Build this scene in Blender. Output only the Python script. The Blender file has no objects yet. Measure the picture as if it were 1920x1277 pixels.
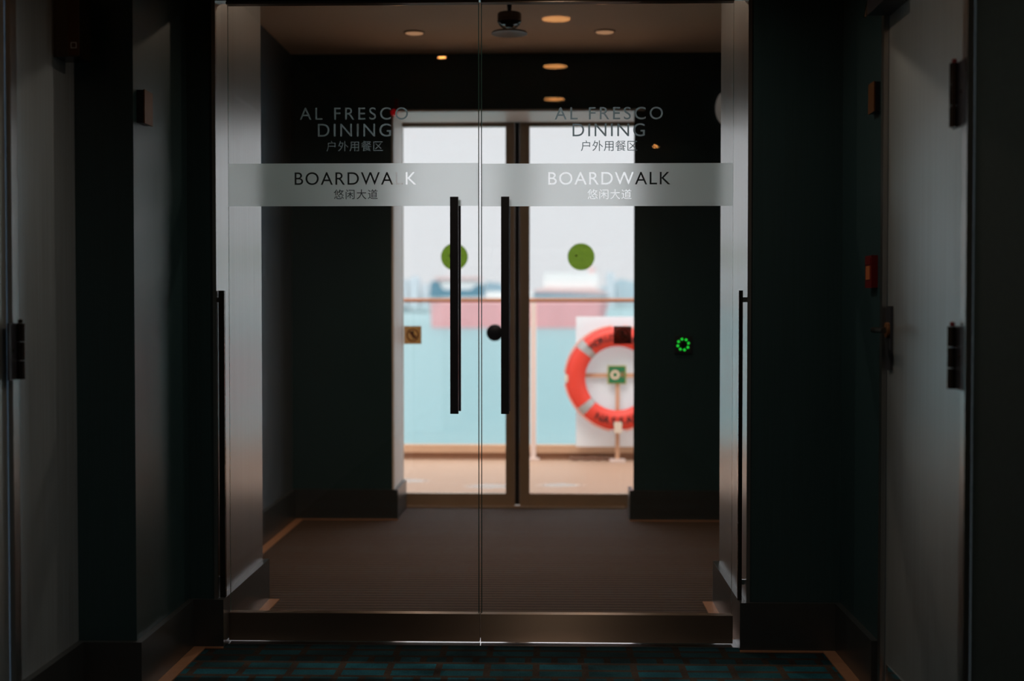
import bpy, bmesh, math, random
from mathutils import Matrix, Vector, Euler

random.seed(7)
PI = math.pi
S = bpy.context.scene
COL = S.collection

# ------------------------------------------------------------------ camera
W, H, F = 1920.0, 1277.0, 2500.0
EYE = Vector((0.0, 0.0, 1.107))
YAW = math.atan(70.0 / F)
PITCH = math.atan(60.5 / F)
cam_data = bpy.data.cameras.new('camera')
cam = bpy.data.objects.new('camera', cam_data)
COL.objects.link(cam)
cam_data.sensor_fit = 'HORIZONTAL'
cam_data.sensor_width = 36.0
cam_data.lens = 36.0 * F / W
cam_data.clip_start = 0.05
cam_data.clip_end = 20000.0
cam_data.dof.use_dof = True
cam_data.dof.focus_distance = 4.36
cam_data.dof.aperture_fstop = 1.9
cam.location = EYE
cam.rotation_euler = (PI / 2 - PITCH, 0.0, YAW)
S.camera = cam
ROT = Euler((PI / 2 - PITCH, 0.0, YAW)).to_matrix()

# ------------------------------------------------------------------ world
world = bpy.data.worlds.new('overcast_sky')
S.world = world
world.use_nodes = True
wn, wl = world.node_tree.nodes, world.node_tree.links
wbg = wn['Background']
wtc = wn.new('ShaderNodeTexCoord')
wsep = wn.new('ShaderNodeSeparateXYZ')
wramp = wn.new('ShaderNodeValToRGB')
wl.new(wtc.outputs['Generated'], wsep.inputs[0])
wl.new(wsep.outputs['Z'], wramp.inputs[0])
wl.new(wramp.outputs[0], wbg.inputs[0])
wramp.color_ramp.elements[0].position = 0.0
wramp.color_ramp.elements[0].color = (0.80, 0.745, 0.765, 1)
wmid = wramp.color_ramp.elements.new(0.2)
wmid.color = (0.82, 0.775, 0.80, 1)
wramp.color_ramp.elements[2].position = 0.9
wramp.color_ramp.elements[2].color = (3.0, 3.05, 3.2, 1)
wbg.inputs[1].default_value = 1.0

sun_data = bpy.data.lights.new('hazy_sun', 'SUN')
sun_data.energy = 2.0
sun_data.angle = math.radians(25)
sun_data.color = (1.0, 0.97, 0.92)
sun = bpy.data.objects.new('hazy_sun', sun_data)
COL.objects.link(sun)
sun.rotation_euler = (math.radians(34), math.radians(-14), 0)

S.view_settings.view_transform = 'Standard'
S.view_settings.look = 'None'
S.view_settings.exposure = -0.12
S.view_settings.gamma = 1.0
S.view_settings.use_curve_mapping = False
S.cycles.max_bounces = 14
S.cycles.diffuse_bounces = 4
S.cycles.glossy_bounces = 5
S.cycles.transmission_bounces = 8
S.cycles.transparent_max_bounces = 16
S.cycles.volume_bounces = 2
S.cycles.caustics_reflective = True
S.cycles.caustics_refractive = True
S.cycles.sample_clamp_indirect = 6.0


# ------------------------------------------------------------------ helpers
def ray(x, y):
    return ROT @ Vector(((x - W / 2) / F, -(y - H / 2) / F, -1.0))


def at(x, y, Y):
    """the point of the plane y = Y that the photograph shows at pixel (x, y)"""
    d = ray(x, y)
    return EYE + d * (Y / d.y)


def atx(x, y, X):
    d = ray(x, y)
    return EYE + d * (X / d.x)


def tag(o, label=None, cat=None, group=None, kind=None):
    if label: o['label'] = label
    if cat: o['category'] = cat
    if group: o['group'] = group
    if kind: o['kind'] = kind
    return o


def thing(name, loc, label, cat, group=None, kind=None):
    o = bpy.data.objects.new(name, None)
    o.empty_display_size = 0.05
    COL.objects.link(o)
    o.location = loc
    return tag(o, label, cat, group, kind)


def wloc(o):
    v = Vector((0, 0, 0))
    while o is not None:
        v += o.location
        o = o.parent
    return v


def link(name, me, mats, parent=None):
    """link a mesh given in world coordinates; its origin goes to its own base"""
    o = bpy.data.objects.new(name, me)
    COL.objects.link(o)
    if not isinstance(mats, (list, tuple)): mats = [mats]
    for m in mats: me.materials.append(m)
    n = len(me.vertices)
    if n:
        xs = [v.co.x for v in me.vertices]; ys = [v.co.y for v in me.vertices]; zs = [v.co.z for v in me.vertices]
        org = Vector(((min(xs) + max(xs)) / 2, (min(ys) + max(ys)) / 2, min(zs)))
        me.transform(Matrix.Translation(-org))
        o.location = org
    if parent is not None:
        o.location = o.location - wloc(parent)
        o.parent = parent
    return o


def obj(name, bm, mats, parent=None, bevel=0.0, seg=2, smooth=False):
    if bevel > 0:
        es = [e for e in bm.edges if len(e.link_faces) == 2 and e.calc_face_angle(0) > 0.6]
        bmesh.ops.bevel(bm, geom=es, offset=bevel, segments=seg, affect='EDGES', profile=0.5, clamp_overlap=True)
    bmesh.ops.recalc_face_normals(bm, faces=bm.faces)
    me = bpy.data.meshes.new(name)
    bm.to_mesh(me)
    bm.free()
    if smooth:
        for p in me.polygons: p.use_smooth = True
        try: me.set_sharp_from_angle(angle=math.radians(40))
        except Exception: pass
    return link(name, me, mats, parent)


def box(x0, x1, y0, y1, z0, z1, bm=None, mi=0):
    bm = bm or bmesh.new()
    vs = [bm.verts.new((x, y, z)) for x in (x0, x1) for y in (y0, y1) for z in (z0, z1)]
    for q in ((0, 1, 3, 2), (4, 6, 7, 5), (0, 4, 5, 1), (2, 3, 7, 6), (0, 2, 6, 4), (1, 5, 7, 3)):
        f = bm.faces.new([vs[i] for i in q]); f.material_index = mi
    return bm


def prism(poly, axis, a, b, bm=None, mi=0):
    """extrude a 2D polygon along an axis; poly in the two other axes, in x, y, z order"""
    bm = bm or bmesh.new()

    def p(u, v, w):
        return {'x': (w, u, v), 'y': (u, w, v), 'z': (u, v, w)}[axis]
    A = [bm.verts.new(p(u, v, a)) for u, v in poly]
    B = [bm.verts.new(p(u, v, b)) for u, v in poly]
    n = len(poly)
    fs = [bm.faces.new(A), bm.faces.new(B[::-1])]
    for i in range(n):
        fs.append(bm.faces.new((A[i], A[(i + 1) % n], B[(i + 1) % n], B[i])))
    for f in fs: f.material_index = mi
    return bm


def circle(cx, cy, r, n=32):
    return [(cx + r * math.cos(2 * PI * i / n), cy + r * math.sin(2 * PI * i / n)) for i in range(n)]


def lathe(profile, c, axis='z', n=40, bm=None, closed=False):
    """turn (radius, height) points about an axis through c"""
    bm = bm or bmesh.new()
    rings = []
    for r, h in profile:
        ring = []
        if r < 1e-7:
            ring = [None]
        for i in range(n if ring == [] else 0):
            a = 2 * PI * i / n
            u, v = r * math.cos(a), r * math.sin(a)
            co = {'z': (u, v, h), 'y': (u, h, v), 'x': (h, u, v)}[axis]
            ring.append(bm.verts.new(Vector(co) + Vector(c)))
        if ring == [None]:
            co = {'z': (0, 0, h), 'y': (0, h, 0), 'x': (h, 0, 0)}[axis]
            ring = [bm.verts.new(Vector(co) + Vector(c))] * n
        rings.append(ring)
    pairs = list(zip(rings, rings[1:])) + ([(rings[-1], rings[0])] if closed else [])
    for A, B in pairs:
        for i in range(n):
            j = (i + 1) % n
            q = []
            for v in (A[i], A[j], B[j], B[i]):
                if v not in q: q.append(v)
            if len(q) > 2:
                try: bm.faces.new(q)
                except ValueError: pass
    return bm


def tube(pts, r, n=10, bm=None):
    bm = bm or bmesh.new()
    pts = [Vector(p) for p in pts]
    rings = []
    up = Vector((0, 0, 1))
    for i, p in enumerate(pts):
        t = (pts[min(i + 1, len(pts) - 1)] - pts[max(i - 1, 0)]).normalized()
        u = t.cross(up)
        if u.length < 1e-4: u = t.cross(Vector((0, 1, 0)))
        u.normalize()
        v = t.cross(u).normalized()
        rings.append([bm.verts.new(p + r * (math.cos(2 * PI * k / n) * u + math.sin(2 * PI * k / n) * v)) for k in range(n)])
    for A, B in zip(rings, rings[1:]):
        for k in range(n):
            bm.faces.new((A[k], A[(k + 1) % n], B[(k + 1) % n], B[k]))
    bm.faces.new(rings[0]); bm.faces.new(rings[-1][::-1])
    return bm


def filled(polys, extrude, plane='xy', level=0.0):
    """a flat shape with holes (even-odd) from closed outlines, given in 2D"""
    cu = bpy.data.curves.new('outline', 'CURVE')
    cu.dimensions = '2D'
    cu.fill_mode = 'BOTH'
    cu.extrude = extrude
    for P in polys:
        sp = cu.splines.new('POLY')
        sp.points.add(len(P) - 1)
        for q, (u, v) in zip(sp.points, P): q.co = (u, v, 0, 1)
        sp.use_cyclic_u = True
    t = bpy.data.objects.new('outline', cu)
    COL.objects.link(t)
    dg = bpy.context.evaluated_depsgraph_get()
    dg.update()
    me = bpy.data.meshes.new_from_object(t.evaluated_get(dg))
    bpy.data.objects.remove(t)
    bpy.data.curves.remove(cu)
    if plane == 'xz':
        me.transform(Matrix(((1, 0, 0, 0), (0, 0, -1, 0), (0, 1, 0, 0), (0, 0, 0, 1))))
        me.transform(Matrix.Translation((0, level, 0)))
    else:
        me.transform(Matrix.Translation((0, 0, level)))
    me.materials.clear()
    return me


def text_mesh(s, spacing=1.0, extrude=0.0):
    cu = bpy.data.curves.new('writing', 'FONT')
    cu.body = s
    cu.size = 1.0
    cu.space_character = spacing
    cu.extrude = extrude
    cu.resolution_u = 6
    t = bpy.data.objects.new('writing', cu)
    COL.objects.link(t)
    dg = bpy.context.evaluated_depsgraph_get()
    dg.update()
    me = bpy.data.meshes.new_from_object(t.evaluated_get(dg))
    bpy.data.objects.remove(t)
    bpy.data.curves.remove(cu)
    me.materials.clear()
    return me


def bounds(me):
    xs = [v.co.x for v in me.vertices]; ys = [v.co.y for v in me.vertices]
    return min(xs), max(xs), min(ys), max(ys)


def fitted_text(s, x0, x1, z0, z1):
    """letters spaced so that they fill the given box at their own proportions; flat mesh in (x, z) as 2D"""
    def ratio(sp):
        b = bounds(text_mesh(s, sp))
        return (b[1] - b[0]) / (b[3] - b[2])
    want = (x1 - x0) / (z1 - z0)
    r0, r1 = ratio(1.0), ratio(1.6)
    sp = 1.0 + 0.6 * (want - r0) / (r1 - r0)
    me = text_mesh(s, sp)
    b = bounds(me)
    sx, sz = (x1 - x0) / (b[1] - b[0]), (z1 - z0) / (b[3] - b[2])
    me.transform(Matrix.Translation((x0, z0, 0)) @ Matrix.Diagonal((sx, sz, 1, 1)) @ Matrix.Translation((-b[0], -b[2], 0)))
    return me


def outlines(me):
    """closed boundary loops of a flat mesh, as 2D polygons"""
    bm = bmesh.new()
    bm.from_mesh(me)
    bmesh.ops.remove_doubles(bm, verts=bm.verts, dist=1e-6)
    nxt = {}
    for e in bm.edges:
        if len(e.link_faces) == 1:
            a, b = e.verts
            nxt.setdefault(a, []).append(b); nxt.setdefault(b, []).append(a)
    seen, out = set(), []
    for v in list(nxt):
        if v in seen: continue
        loop, cur, prev = [], v, None
        while cur not in seen:
            seen.add(cur); loop.append((cur.co.x, cur.co.y))
            n = [q for q in nxt[cur] if q is not prev and q not in seen]
            prev = cur
            if not n: break
            cur = n[0]
        if len(loop) > 2: out.append(loop)
    bm.free()
    return out


# ------------------------------------------------------------------ materials
def mat(name):
    m = bpy.data.materials.new(name)
    m.use_nodes = True
    nt = m.node_tree
    return m, nt.nodes, nt.links, nt.nodes['Principled BSDF']


def pbr(name, color, rough=0.5, metal=0.0, spec=0.5, noise=0.0, scale=8.0, stretch=(1, 1, 1), bump=0.0, rough_noise=0.0, emit=None, emit_s=0.0):
    m, N, L, p = mat(name)
    p.inputs['Base Color'].default_value = (*color, 1)
    p.inputs['Roughness'].default_value = rough
    p.inputs['Metallic'].default_value = metal
    p.inputs['Specular IOR Level'].default_value = spec
    if emit:
        p.inputs['Emission Color'].default_value = (*emit, 1)
        p.inputs['Emission Strength'].default_value = emit_s
    if noise or bump or rough_noise:
        tc = N.new('ShaderNodeNewGeometry')
        mp = N.new('ShaderNodeMapping'); mp.inputs['Scale'].default_value = stretch
        nz = N.new('ShaderNodeTexNoise'); nz.inputs['Scale'].default_value = scale; nz.inputs['Detail'].default_value = 4
        L.new(tc.outputs['Position'], mp.inputs[0]); L.new(mp.outputs[0], nz.inputs['Vector'])
        if noise:
            mr = N.new('ShaderNodeMapRange')
            mr.inputs[3].default_value = 1 - noise; mr.inputs[4].default_value = 1 + noise
            mx = N.new('ShaderNodeMix'); mx.data_type = 'RGBA'; mx.blend_type = 'MULTIPLY'; mx.inputs[0].default_value = 1
            mx.inputs[6].default_value = (*color, 1)
            L.new(nz.outputs[0], mr.inputs[0]); L.new(mr.outputs[0], mx.inputs[7]); L.new(mx.outputs[2], p.inputs['Base Color'])
        if rough_noise:
            rr = N.new('ShaderNodeMapRange')
            rr.inputs[3].default_value = max(0.02, rough - rough_noise); rr.inputs[4].default_value = min(1, rough + rough_noise)
            L.new(nz.outputs[0], rr.inputs[0]); L.new(rr.outputs[0], p.inputs['Roughness'])
        if bump:
            b = N.new('ShaderNodeBump'); b.inputs['Strength'].default_value = bump; b.inputs['Distance'].default_value = 0.002
            L.new(nz.outputs[0], b.inputs['Height']); L.new(b.outputs[0], p.inputs['Normal'])
    return m


def clear_glass(name, tint=(1, 1, 1), ior=1.5):
    m, N, L, p = mat(name)
    N.remove(p)
    tr = N.new('ShaderNodeBsdfTransparent'); tr.inputs[0].default_value = (*tint, 1)
    gl = N.new('ShaderNodeBsdfGlossy'); gl.inputs['Roughness'].default_value = 0.0
    fr = N.new('ShaderNodeFresnel'); fr.inputs['IOR'].default_value = ior
    mx = N.new('ShaderNodeMixShader')
    # the same reflectance seen from either side of the pane
    geo = N.new('ShaderNodeNewGeometry')
    inv = N.new('ShaderNodeMath'); inv.operation = 'MULTIPLY_ADD'
    inv.inputs[1].default_value = (1 / ior - ior); inv.inputs[2].default_value = ior
    inv2 = N.new('ShaderNodeMath'); inv2.operation = 'MULTIPLY_ADD'
    inv2.inputs[1].default_value = 0.0; inv2.inputs[2].default_value = ior
    lw = N.new('ShaderNodeLayerWeight'); lw.inputs[0].default_value = 0.5
    pw = N.new('ShaderNodeMath'); pw.operation = 'POWER'; pw.inputs[1].default_value = 5.0
    sc = N.new('ShaderNodeMath'); sc.operation = 'MULTIPLY_ADD'; sc.inputs[1].default_value = 0.96; sc.inputs[2].default_value = 0.04
    L.new(lw.outputs['Facing'], pw.inputs[0]); L.new(pw.outputs[0], sc.inputs[0]); L.new(sc.outputs[0], mx.inputs[0])
    for q in (fr, geo, inv, inv2): N.remove(q)
    L.new(tr.outputs[0], mx.inputs[1]); L.new(gl.outputs[0], mx.inputs[2])
    L.new(mx.outputs[0], N['Material Output'].inputs[0])
    return m


def emitter(name, color, s):
    m, N, L, p = mat(name)
    N.remove(p)
    e = N.new('ShaderNodeEmission'); e.inputs[0].default_value = (*color, 1); e.inputs[1].default_value = s
    L.new(e.outputs[0], N['Material Output'].inputs[0])
    return m


def film(name, narrow, wide, diff, tint):
    """frosted vinyl: light goes through and spreads, part of it little, part of it much"""
    m, N, L, p = mat(name)
    N.remove(p)
    a = N.new('ShaderNodeBsdfRefraction'); a.inputs['IOR'].default_value = 1.06; a.inputs['Roughness'].default_value = 0.8
    b = N.new('ShaderNodeBsdfRefraction'); b.inputs['IOR'].default_value = 1.5; b.inputs['Roughness'].default_value = 0.74
    c = N.new('ShaderNodeBsdfTranslucent')
    d = N.new('ShaderNodeBsdfDiffuse')
    for q in (a, b, c, d): q.inputs[0].default_value = (*tint, 1)
    c.inputs[0].default_value = (tint[0] * 0.64, tint[1] * 0.93, tint[2], 1)
    tot = narrow + wide + diff
    m1 = N.new('ShaderNodeMixShader'); m1.inputs[0].default_value = wide / max(narrow + wide, 1e-4)
    m2 = N.new('ShaderNodeMixShader'); m2.inputs[0].default_value = diff / tot
    m3 = N.new('ShaderNodeMixShader'); m3.inputs[0].default_value = 0.03
    L.new(a.outputs[0], m1.inputs[1]); L.new(b.outputs[0], m1.inputs[2])
    L.new(m1.outputs[0], m2.inputs[1]); L.new(c.outputs[0], m2.inputs[2])
    L.new(m2.outputs[0], m3.inputs[1]); L.new(d.outputs[0], m3.inputs[2])
    L.new(m3.outputs[0], N['Material Output'].inputs[0])
    return m


def ribbed_mat():
    m, N, L, p = mat('ribbed_mat')
    g = N.new('ShaderNodeNewGeometry')
    sx = N.new('ShaderNodeSeparateXYZ'); L.new(g.outputs['Position'], sx.inputs[0])
    k = N.new('ShaderNodeMath'); k.operation = 'MULTIPLY'; k.inputs[1].default_value = 2 * PI / 0.044
    s = N.new('ShaderNodeMath'); s.operation = 'SINE'
    L.new(sx.outputs['Y'], k.inputs[0]); L.new(k.outputs[0], s.inputs[0])
    mr = N.new('ShaderNodeMapRange'); mr.inputs[1].default_value = -1; mr.inputs[2].default_value = 1
    L.new(s.outputs[0], mr.inputs[0])
    mp = N.new('ShaderNodeMapping'); mp.inputs['Scale'].default_value = (25, 160, 60)
    nz = N.new('ShaderNodeTexNoise'); nz.inputs['Scale'].default_value = 1.0; nz.inputs['Detail'].default_value = 6
    L.new(g.outputs['Position'], mp.inputs[0]); L.new(mp.outputs[0], nz.inputs['Vector'])
    ad = N.new('ShaderNodeMath'); ad.operation = 'MULTIPLY_ADD'; ad.inputs[1].default_value = 0.60
    L.new(mr.outputs[0], ad.inputs[0])
    nm = N.new('ShaderNodeMath'); nm.operation = 'MULTIPLY'; nm.inputs[1].default_value = 0.60
    L.new(nz.outputs[0], nm.inputs[0]); L.new(nm.outputs[0], ad.inputs[2])
    cr = N.new('ShaderNodeValToRGB')
    cr.color_ramp.elements[0].position = 0.15; cr.color_ramp.elements[0].color = (0.014, 0.011, 0.009, 1)
    cr.color_ramp.elements[1].position = 0.85; cr.color_ramp.elements[1].color = (0.070, 0.049, 0.039, 1)
    L.new(ad.outputs[0], cr.inputs[0]); L.new(cr.outputs[0], p.inputs['Base Color'])
    b = N.new('ShaderNodeBump'); b.inputs['Strength'].default_value = 0.7; b.inputs['Distance'].default_value = 0.005
    L.new(ad.outputs[0], b.inputs['Height']); L.new(b.outputs[0], p.inputs['Normal'])
    p.inputs['Roughness'].default_value = 0.9
    p.inputs['Specular IOR Level'].default_value = 0.25
    return m


def teal_carpet():
    m, N, L, p = mat('teal_carpet')
    g = N.new('ShaderNodeNewGeometry')
    mp = N.new('ShaderNodeMapping'); mp.inputs['Scale'].default_value = (1, 1, 1); mp.inputs['Location'].default_value = (0.04, 0.03, 0)
    L.new(g.outputs['Position'], mp.inputs[0])
    br = N.new('ShaderNodeTexBrick')
    br.inputs['Scale'].default_value = 1.0
    br.inputs['Brick Width'].default_value = 0.15; br.inputs['Row Height'].default_value = 0.077
    br.inputs['Mortar Size'].default_value = 0.012; br.inputs['Mortar Smooth'].default_value = 0.25
    br.inputs['Color1'].default_value = (0.010, 0.120, 0.180, 1); br.inputs['Color2'].default_value = (0.007, 0.055, 0.075, 1)
    br.inputs['Mortar'].default_value = (0.050, 0.038, 0.030, 1)
    br.offset = 0.31; br.squash = 0.55; br.squash_frequency = 3; br.offset_frequency = 3
    L.new(mp.outputs[0], br.inputs['Vector'])
    nz = N.new('ShaderNodeTexNoise'); nz.inputs['Scale'].default_value = 160; nz.inputs['Detail'].default_value = 5
    L.new(g.outputs['Position'], nz.inputs['Vector'])
    big = N.new('ShaderNodeTexNoise'); big.inputs['Scale'].default_value = 7; big.inputs['Detail'].default_value = 3
    L.new(g.outputs['Position'], big.inputs['Vector'])
    mr = N.new('ShaderNodeMapRange'); mr.inputs[3].default_value = 0.4; mr.inputs[4].default_value = 1.6
    L.new(nz.outputs[0], mr.inputs[0])
    mb = N.new('ShaderNodeMapRange'); mb.inputs[1].default_value = 0.3; mb.inputs[2].default_value = 0.7; mb.inputs[3].default_value = 0.5; mb.inputs[4].default_value = 1.35
    L.new(big.outputs[0], mb.inputs[0])
    sy = N.new('ShaderNodeSeparateXYZ'); L.new(g.outputs['Position'], sy.inputs[0])
    wv = N.new('ShaderNodeMath'); wv.operation = 'MULTIPLY_ADD'; wv.inputs[1].default_value = 1 / 0.46; wv.inputs[2].default_value = -8.0 - 0.58
    fr = N.new('ShaderNodeMath'); fr.operation = 'FRACT'
    L.new(sy.outputs['Y'], wv.inputs[0]); L.new(wv.outputs[0], fr.inputs[0])
    gt = N.new('ShaderNodeMath'); gt.operation = 'GREATER_THAN'; gt.inputs[1].default_value = 0.42
    L.new(fr.outputs[0], gt.inputs[0])
    dm = N.new('ShaderNodeMapRange'); dm.inputs[3].default_value = 0.30; dm.inputs[4].default_value = 1.0
    m0 = N.new('ShaderNodeMath'); m0.operation = 'SUBTRACT'; m0.inputs[0].default_value = 1.0
    L.new(gt.outputs[0], m0.inputs[1])
    L.new(m0.outputs[0], dm.inputs[0])
    m2 = N.new('ShaderNodeMath'); m2.operation = 'MULTIPLY'
    L.new(dm.outputs[0], m2.inputs[0]); L.new(mb.outputs[0], m2.inputs[1])
    mm = N.new('ShaderNodeMath'); mm.operation = 'MULTIPLY'
    L.new(mr.outputs[0], mm.inputs[0]); L.new(m2.outputs[0], mm.inputs[1])
    mx = N.new('ShaderNodeMix'); mx.data_type = 'RGBA'; mx.blend_type = 'MULTIPLY'; mx.inputs[0].default_value = 1
    L.new(br.outputs[0], mx.inputs[6]); L.new(mm.outputs[0], mx.inputs[7]); L.new(mx.outputs[2], p.inputs['Base Color'])
    b = N.new('ShaderNodeBump'); b.inputs['Strength'].default_value = 0.6; b.inputs['Distance'].default_value = 0.004
    L.new(nz.outputs[0], b.inputs['Height']); L.new(b.outputs[0], p.inputs['Normal'])
    p.inputs['Roughness'].default_value = 0.95
    p.inputs['Specular IOR Level'].default_value = 0.2
    return m


def teak_deck():
    m, N, L, p = mat('teak_deck')
    g = N.new('ShaderNodeNewGeometry')
    sx = N.new('ShaderNodeSeparateXYZ'); L.new(g.outputs['Position'], sx.inputs[0])
    w = N.new('ShaderNodeMath'); w.operation = 'PINGPONG'; w.inputs[1].default_value = 0.03
    L.new(sx.outputs['Y'], w.inputs[0])
    lt = N.new('ShaderNodeMath'); lt.operation = 'LESS_THAN'; lt.inputs[1].default_value = 0.002
    L.new(w.outputs[0], lt.inputs[0])
    mp = N.new('ShaderNodeMapping'); mp.inputs['Scale'].default_value = (2, 22, 1)
    nz = N.new('ShaderNodeTexNoise'); nz.inputs['Scale'].default_value = 2.0; nz.inputs['Detail'].default_value = 4
    L.new(g.outputs['Position'], mp.inputs[0]); L.new(mp.outputs[0], nz.inputs['Vector'])
    cr = N.new('ShaderNodeValToRGB')
    cr.color_ramp.elements[0].color = (0.40, 0.24, 0.155, 1); cr.color_ramp.elements[1].color = (0.52, 0.335, 0.23, 1)
    L.new(nz.outputs[0], cr.inputs[0])
    mx = N.new('ShaderNodeMix'); mx.data_type = 'RGBA'
    L.new(lt.outputs[0], mx.inputs[0]); L.new(cr.outputs[0], mx.inputs[6]); mx.inputs[7].default_value = (0.30, 0.19, 0.13, 1)
    L.new(mx.outputs[2], p.inputs['Base Color'])
    # shallow puddles left on the boards
    pn = N.new('ShaderNodeTexNoise'); pn.inputs['Scale'].default_value = 9; pn.inputs['Detail'].default_value = 2
    L.new(g.outputs['Position'], pn.inputs['Vector'])
    last = None
    for cx, cy, rx, ry in ((-0.37, 8.30, 0.16, 0.13), (0.06, 8.36, 0.17, 0.10), (-0.95, 8.55, 0.2, 0.1)):
        vm = N.new('ShaderNodeVectorMath'); vm.operation = 'SUBTRACT'; vm.inputs[1].default_value = (cx, cy, 0)
        vs = N.new('ShaderNodeVectorMath'); vs.operation = 'MULTIPLY'; vs.inputs[1].default_value = (1 / rx, 1 / ry, 0)
        ln = N.new('ShaderNodeVectorMath'); ln.operation = 'LENGTH'
        L.new(g.outputs['Position'], vm.inputs[0]); L.new(vm.outputs[0], vs.inputs[0]); L.new(vs.outputs[0], ln.inputs[0])
        if last is None: last = ln.outputs['Value']
        else:
            mn = N.new('ShaderNodeMath'); mn.operation = 'MINIMUM'
            L.new(last, mn.inputs[0]); L.new(ln.outputs['Value'], mn.inputs[1]); last = mn.outputs[0]
    ad = N.new('ShaderNodeMath'); ad.operation = 'ADD'
    L.new(last, ad.inputs[0]); L.new(pn.outputs[0], ad.inputs[1])
    rr = N.new('ShaderNodeMapRange'); rr.inputs[1].default_value = 1.15; rr.inputs[2].default_value = 1.55; rr.inputs[3].default_value = 0.05; rr.inputs[4].default_value = 0.55
    L.new(ad.outputs[0], rr.inputs[0]); L.new(rr.outputs[0], p.inputs['Roughness'])
    sp = N.new('ShaderNodeMapRange'); sp.inputs[1].default_value = 1.15; sp.inputs[2].default_value = 1.55; sp.inputs[3].default_value = 1.0; sp.inputs[4].default_value = 0.3
    L.new(ad.outputs[0], sp.inputs[0]); L.new(sp.outputs[0], p.inputs['Specular IOR Level'])
    return m


def sea_water():
    m, N, L, p = mat('sea_water')
    p.inputs['Base Color'].default_value = (0.14, 0.29, 0.31, 1)
    p.inputs['Roughness'].default_value = 0.35
    g = N.new('ShaderNodeNewGeometry')
    mp = N.new('ShaderNodeMapping'); mp.inputs['Scale'].default_value = (0.05, 0.12, 0.1)
    nz = N.new('ShaderNodeTexNoise'); nz.inputs['Scale'].default_value = 1.0; nz.inputs['Detail'].default_value = 6
    L.new(g.outputs['Position'], mp.inputs[0]); L.new(mp.outputs[0], nz.inputs['Vector'])
    b = N.new('ShaderNodeBump'); b.inputs['Strength'].default_value = 0.5; b.inputs['Distance'].default_value = 1.0
    L.new(nz.outputs[0], b.inputs['Height']); L.new(b.outputs[0], p.inputs['Normal'])
    return m


def brushed(name, color, rough, metal):
    m, N, L, p = mat(name)
    p.inputs['Base Color'].default_value = (*color, 1)
    p.inputs['Roughness'].default_value = rough
    p.inputs['Metallic'].default_value = metal
    p.inputs['Anisotropic'].default_value = 0.98
    tg = N.new('ShaderNodeTangent'); tg.direction_type = 'RADIAL'; tg.axis = 'X'
    L.new(tg.outputs[0], p.inputs['Tangent'])
    g = N.new('ShaderNodeNewGeometry')
    mp = N.new('ShaderNodeMapping'); mp.inputs['Scale'].default_value = (3, 50, 260)
    nz = N.new('ShaderNodeTexNoise'); nz.inputs['Scale'].default_value = 1.0; nz.inputs['Detail'].default_value = 3
    mr = N.new('ShaderNodeMapRange'); mr.inputs[3].default_value = rough - 0.05; mr.inputs[4].default_value = rough + 0.05
    L.new(g.outputs['Position'], mp.inputs[0]); L.new(mp.outputs[0], nz.inputs['Vector'])
    L.new(nz.outputs[0], mr.inputs[0]); L.new(mr.outputs[0], p.inputs['Roughness'])
    return m


M = {}
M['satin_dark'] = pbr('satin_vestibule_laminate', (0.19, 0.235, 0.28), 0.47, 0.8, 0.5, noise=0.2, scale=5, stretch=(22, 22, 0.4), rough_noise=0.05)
M['laminate'] = pbr('dark_laminate', (0.019, 0.050, 0.060), 0.36, 0, 0.55, noise=0.25, scale=6, stretch=(40, 40, 0.6), rough_noise=0.05)
M['wallcover'] = pbr('dark_wallcovering', (0.016, 0.030, 0.032), 0.85, 0, 0.15, noise=0.2, scale=60)
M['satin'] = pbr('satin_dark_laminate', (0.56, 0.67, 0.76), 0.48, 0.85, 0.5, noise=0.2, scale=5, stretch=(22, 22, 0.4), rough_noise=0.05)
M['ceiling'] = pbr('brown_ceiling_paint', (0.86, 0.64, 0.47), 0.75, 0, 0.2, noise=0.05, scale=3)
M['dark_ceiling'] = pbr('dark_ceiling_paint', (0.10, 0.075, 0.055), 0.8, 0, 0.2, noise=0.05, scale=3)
M['steel'] = pbr('brushed_steel', (0.42, 0.42, 0.42), 0.30, 1.0, 0.5, noise=0.28, scale=5, stretch=(30, 30, 0.35), rough_noise=0.05)
M['door_steel'] = pbr('grey_door_laminate', (0.52, 0.60, 0.64), 0.40, 0.85, 0.5, noise=0.2, scale=5, stretch=(18, 18, 0.25), rough_noise=0.04)
M['skirt'] = pbr('satin_dark_skirting', (0.050, 0.060, 0.066), 0.32, 0.4, 0.5, noise=0.1, scale=20)
M['border'] = pbr('copper_floor_strip', (0.42, 0.23, 0.14), 0.42, 0.35, 0.5, noise=0.15, scale=30)
M['rail_bronze'] = brushed('brushed_bronze', (0.22, 0.18, 0.15), 0.43, 0.95)
M['bronze'] = pbr('dark_bronze', (0.085, 0.070, 0.060), 0.20, 0.9, 0.5, noise=0.12, scale=12, rough_noise=0.06)
M['black_metal'] = pbr('black_metal', (0.036, 0.040, 0.052), 0.36, 0.3, 0.5, noise=0.1, scale=20)
M['brown_frame'] = pbr('brown_aluminium_frame', (0.40, 0.29, 0.20), 0.38, 0.35, 0.5, noise=0.08, scale=14)
M['seal'] = pbr('rubber_seal', (0.010, 0.010, 0.012), 0.6, noise=0.1, scale=30)
M['chrome'] = pbr('polished_chrome', (0.75, 0.75, 0.76), 0.10, 1.0, noise=0.05, scale=30)
M['brass'] = pbr('brown_brass', (0.13, 0.06, 0.024), 0.45, 0.0, 0.2, noise=0.12, scale=40)
M['grey_paint'] = pbr('pale_grey_lining', (0.86, 0.84, 0.83), 0.45, 0, 0.5, noise=0.03, scale=9)
M['white_paint'] = pbr('white_paint', (0.82, 0.83, 0.83), 0.5, noise=0.02, scale=6)
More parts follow.
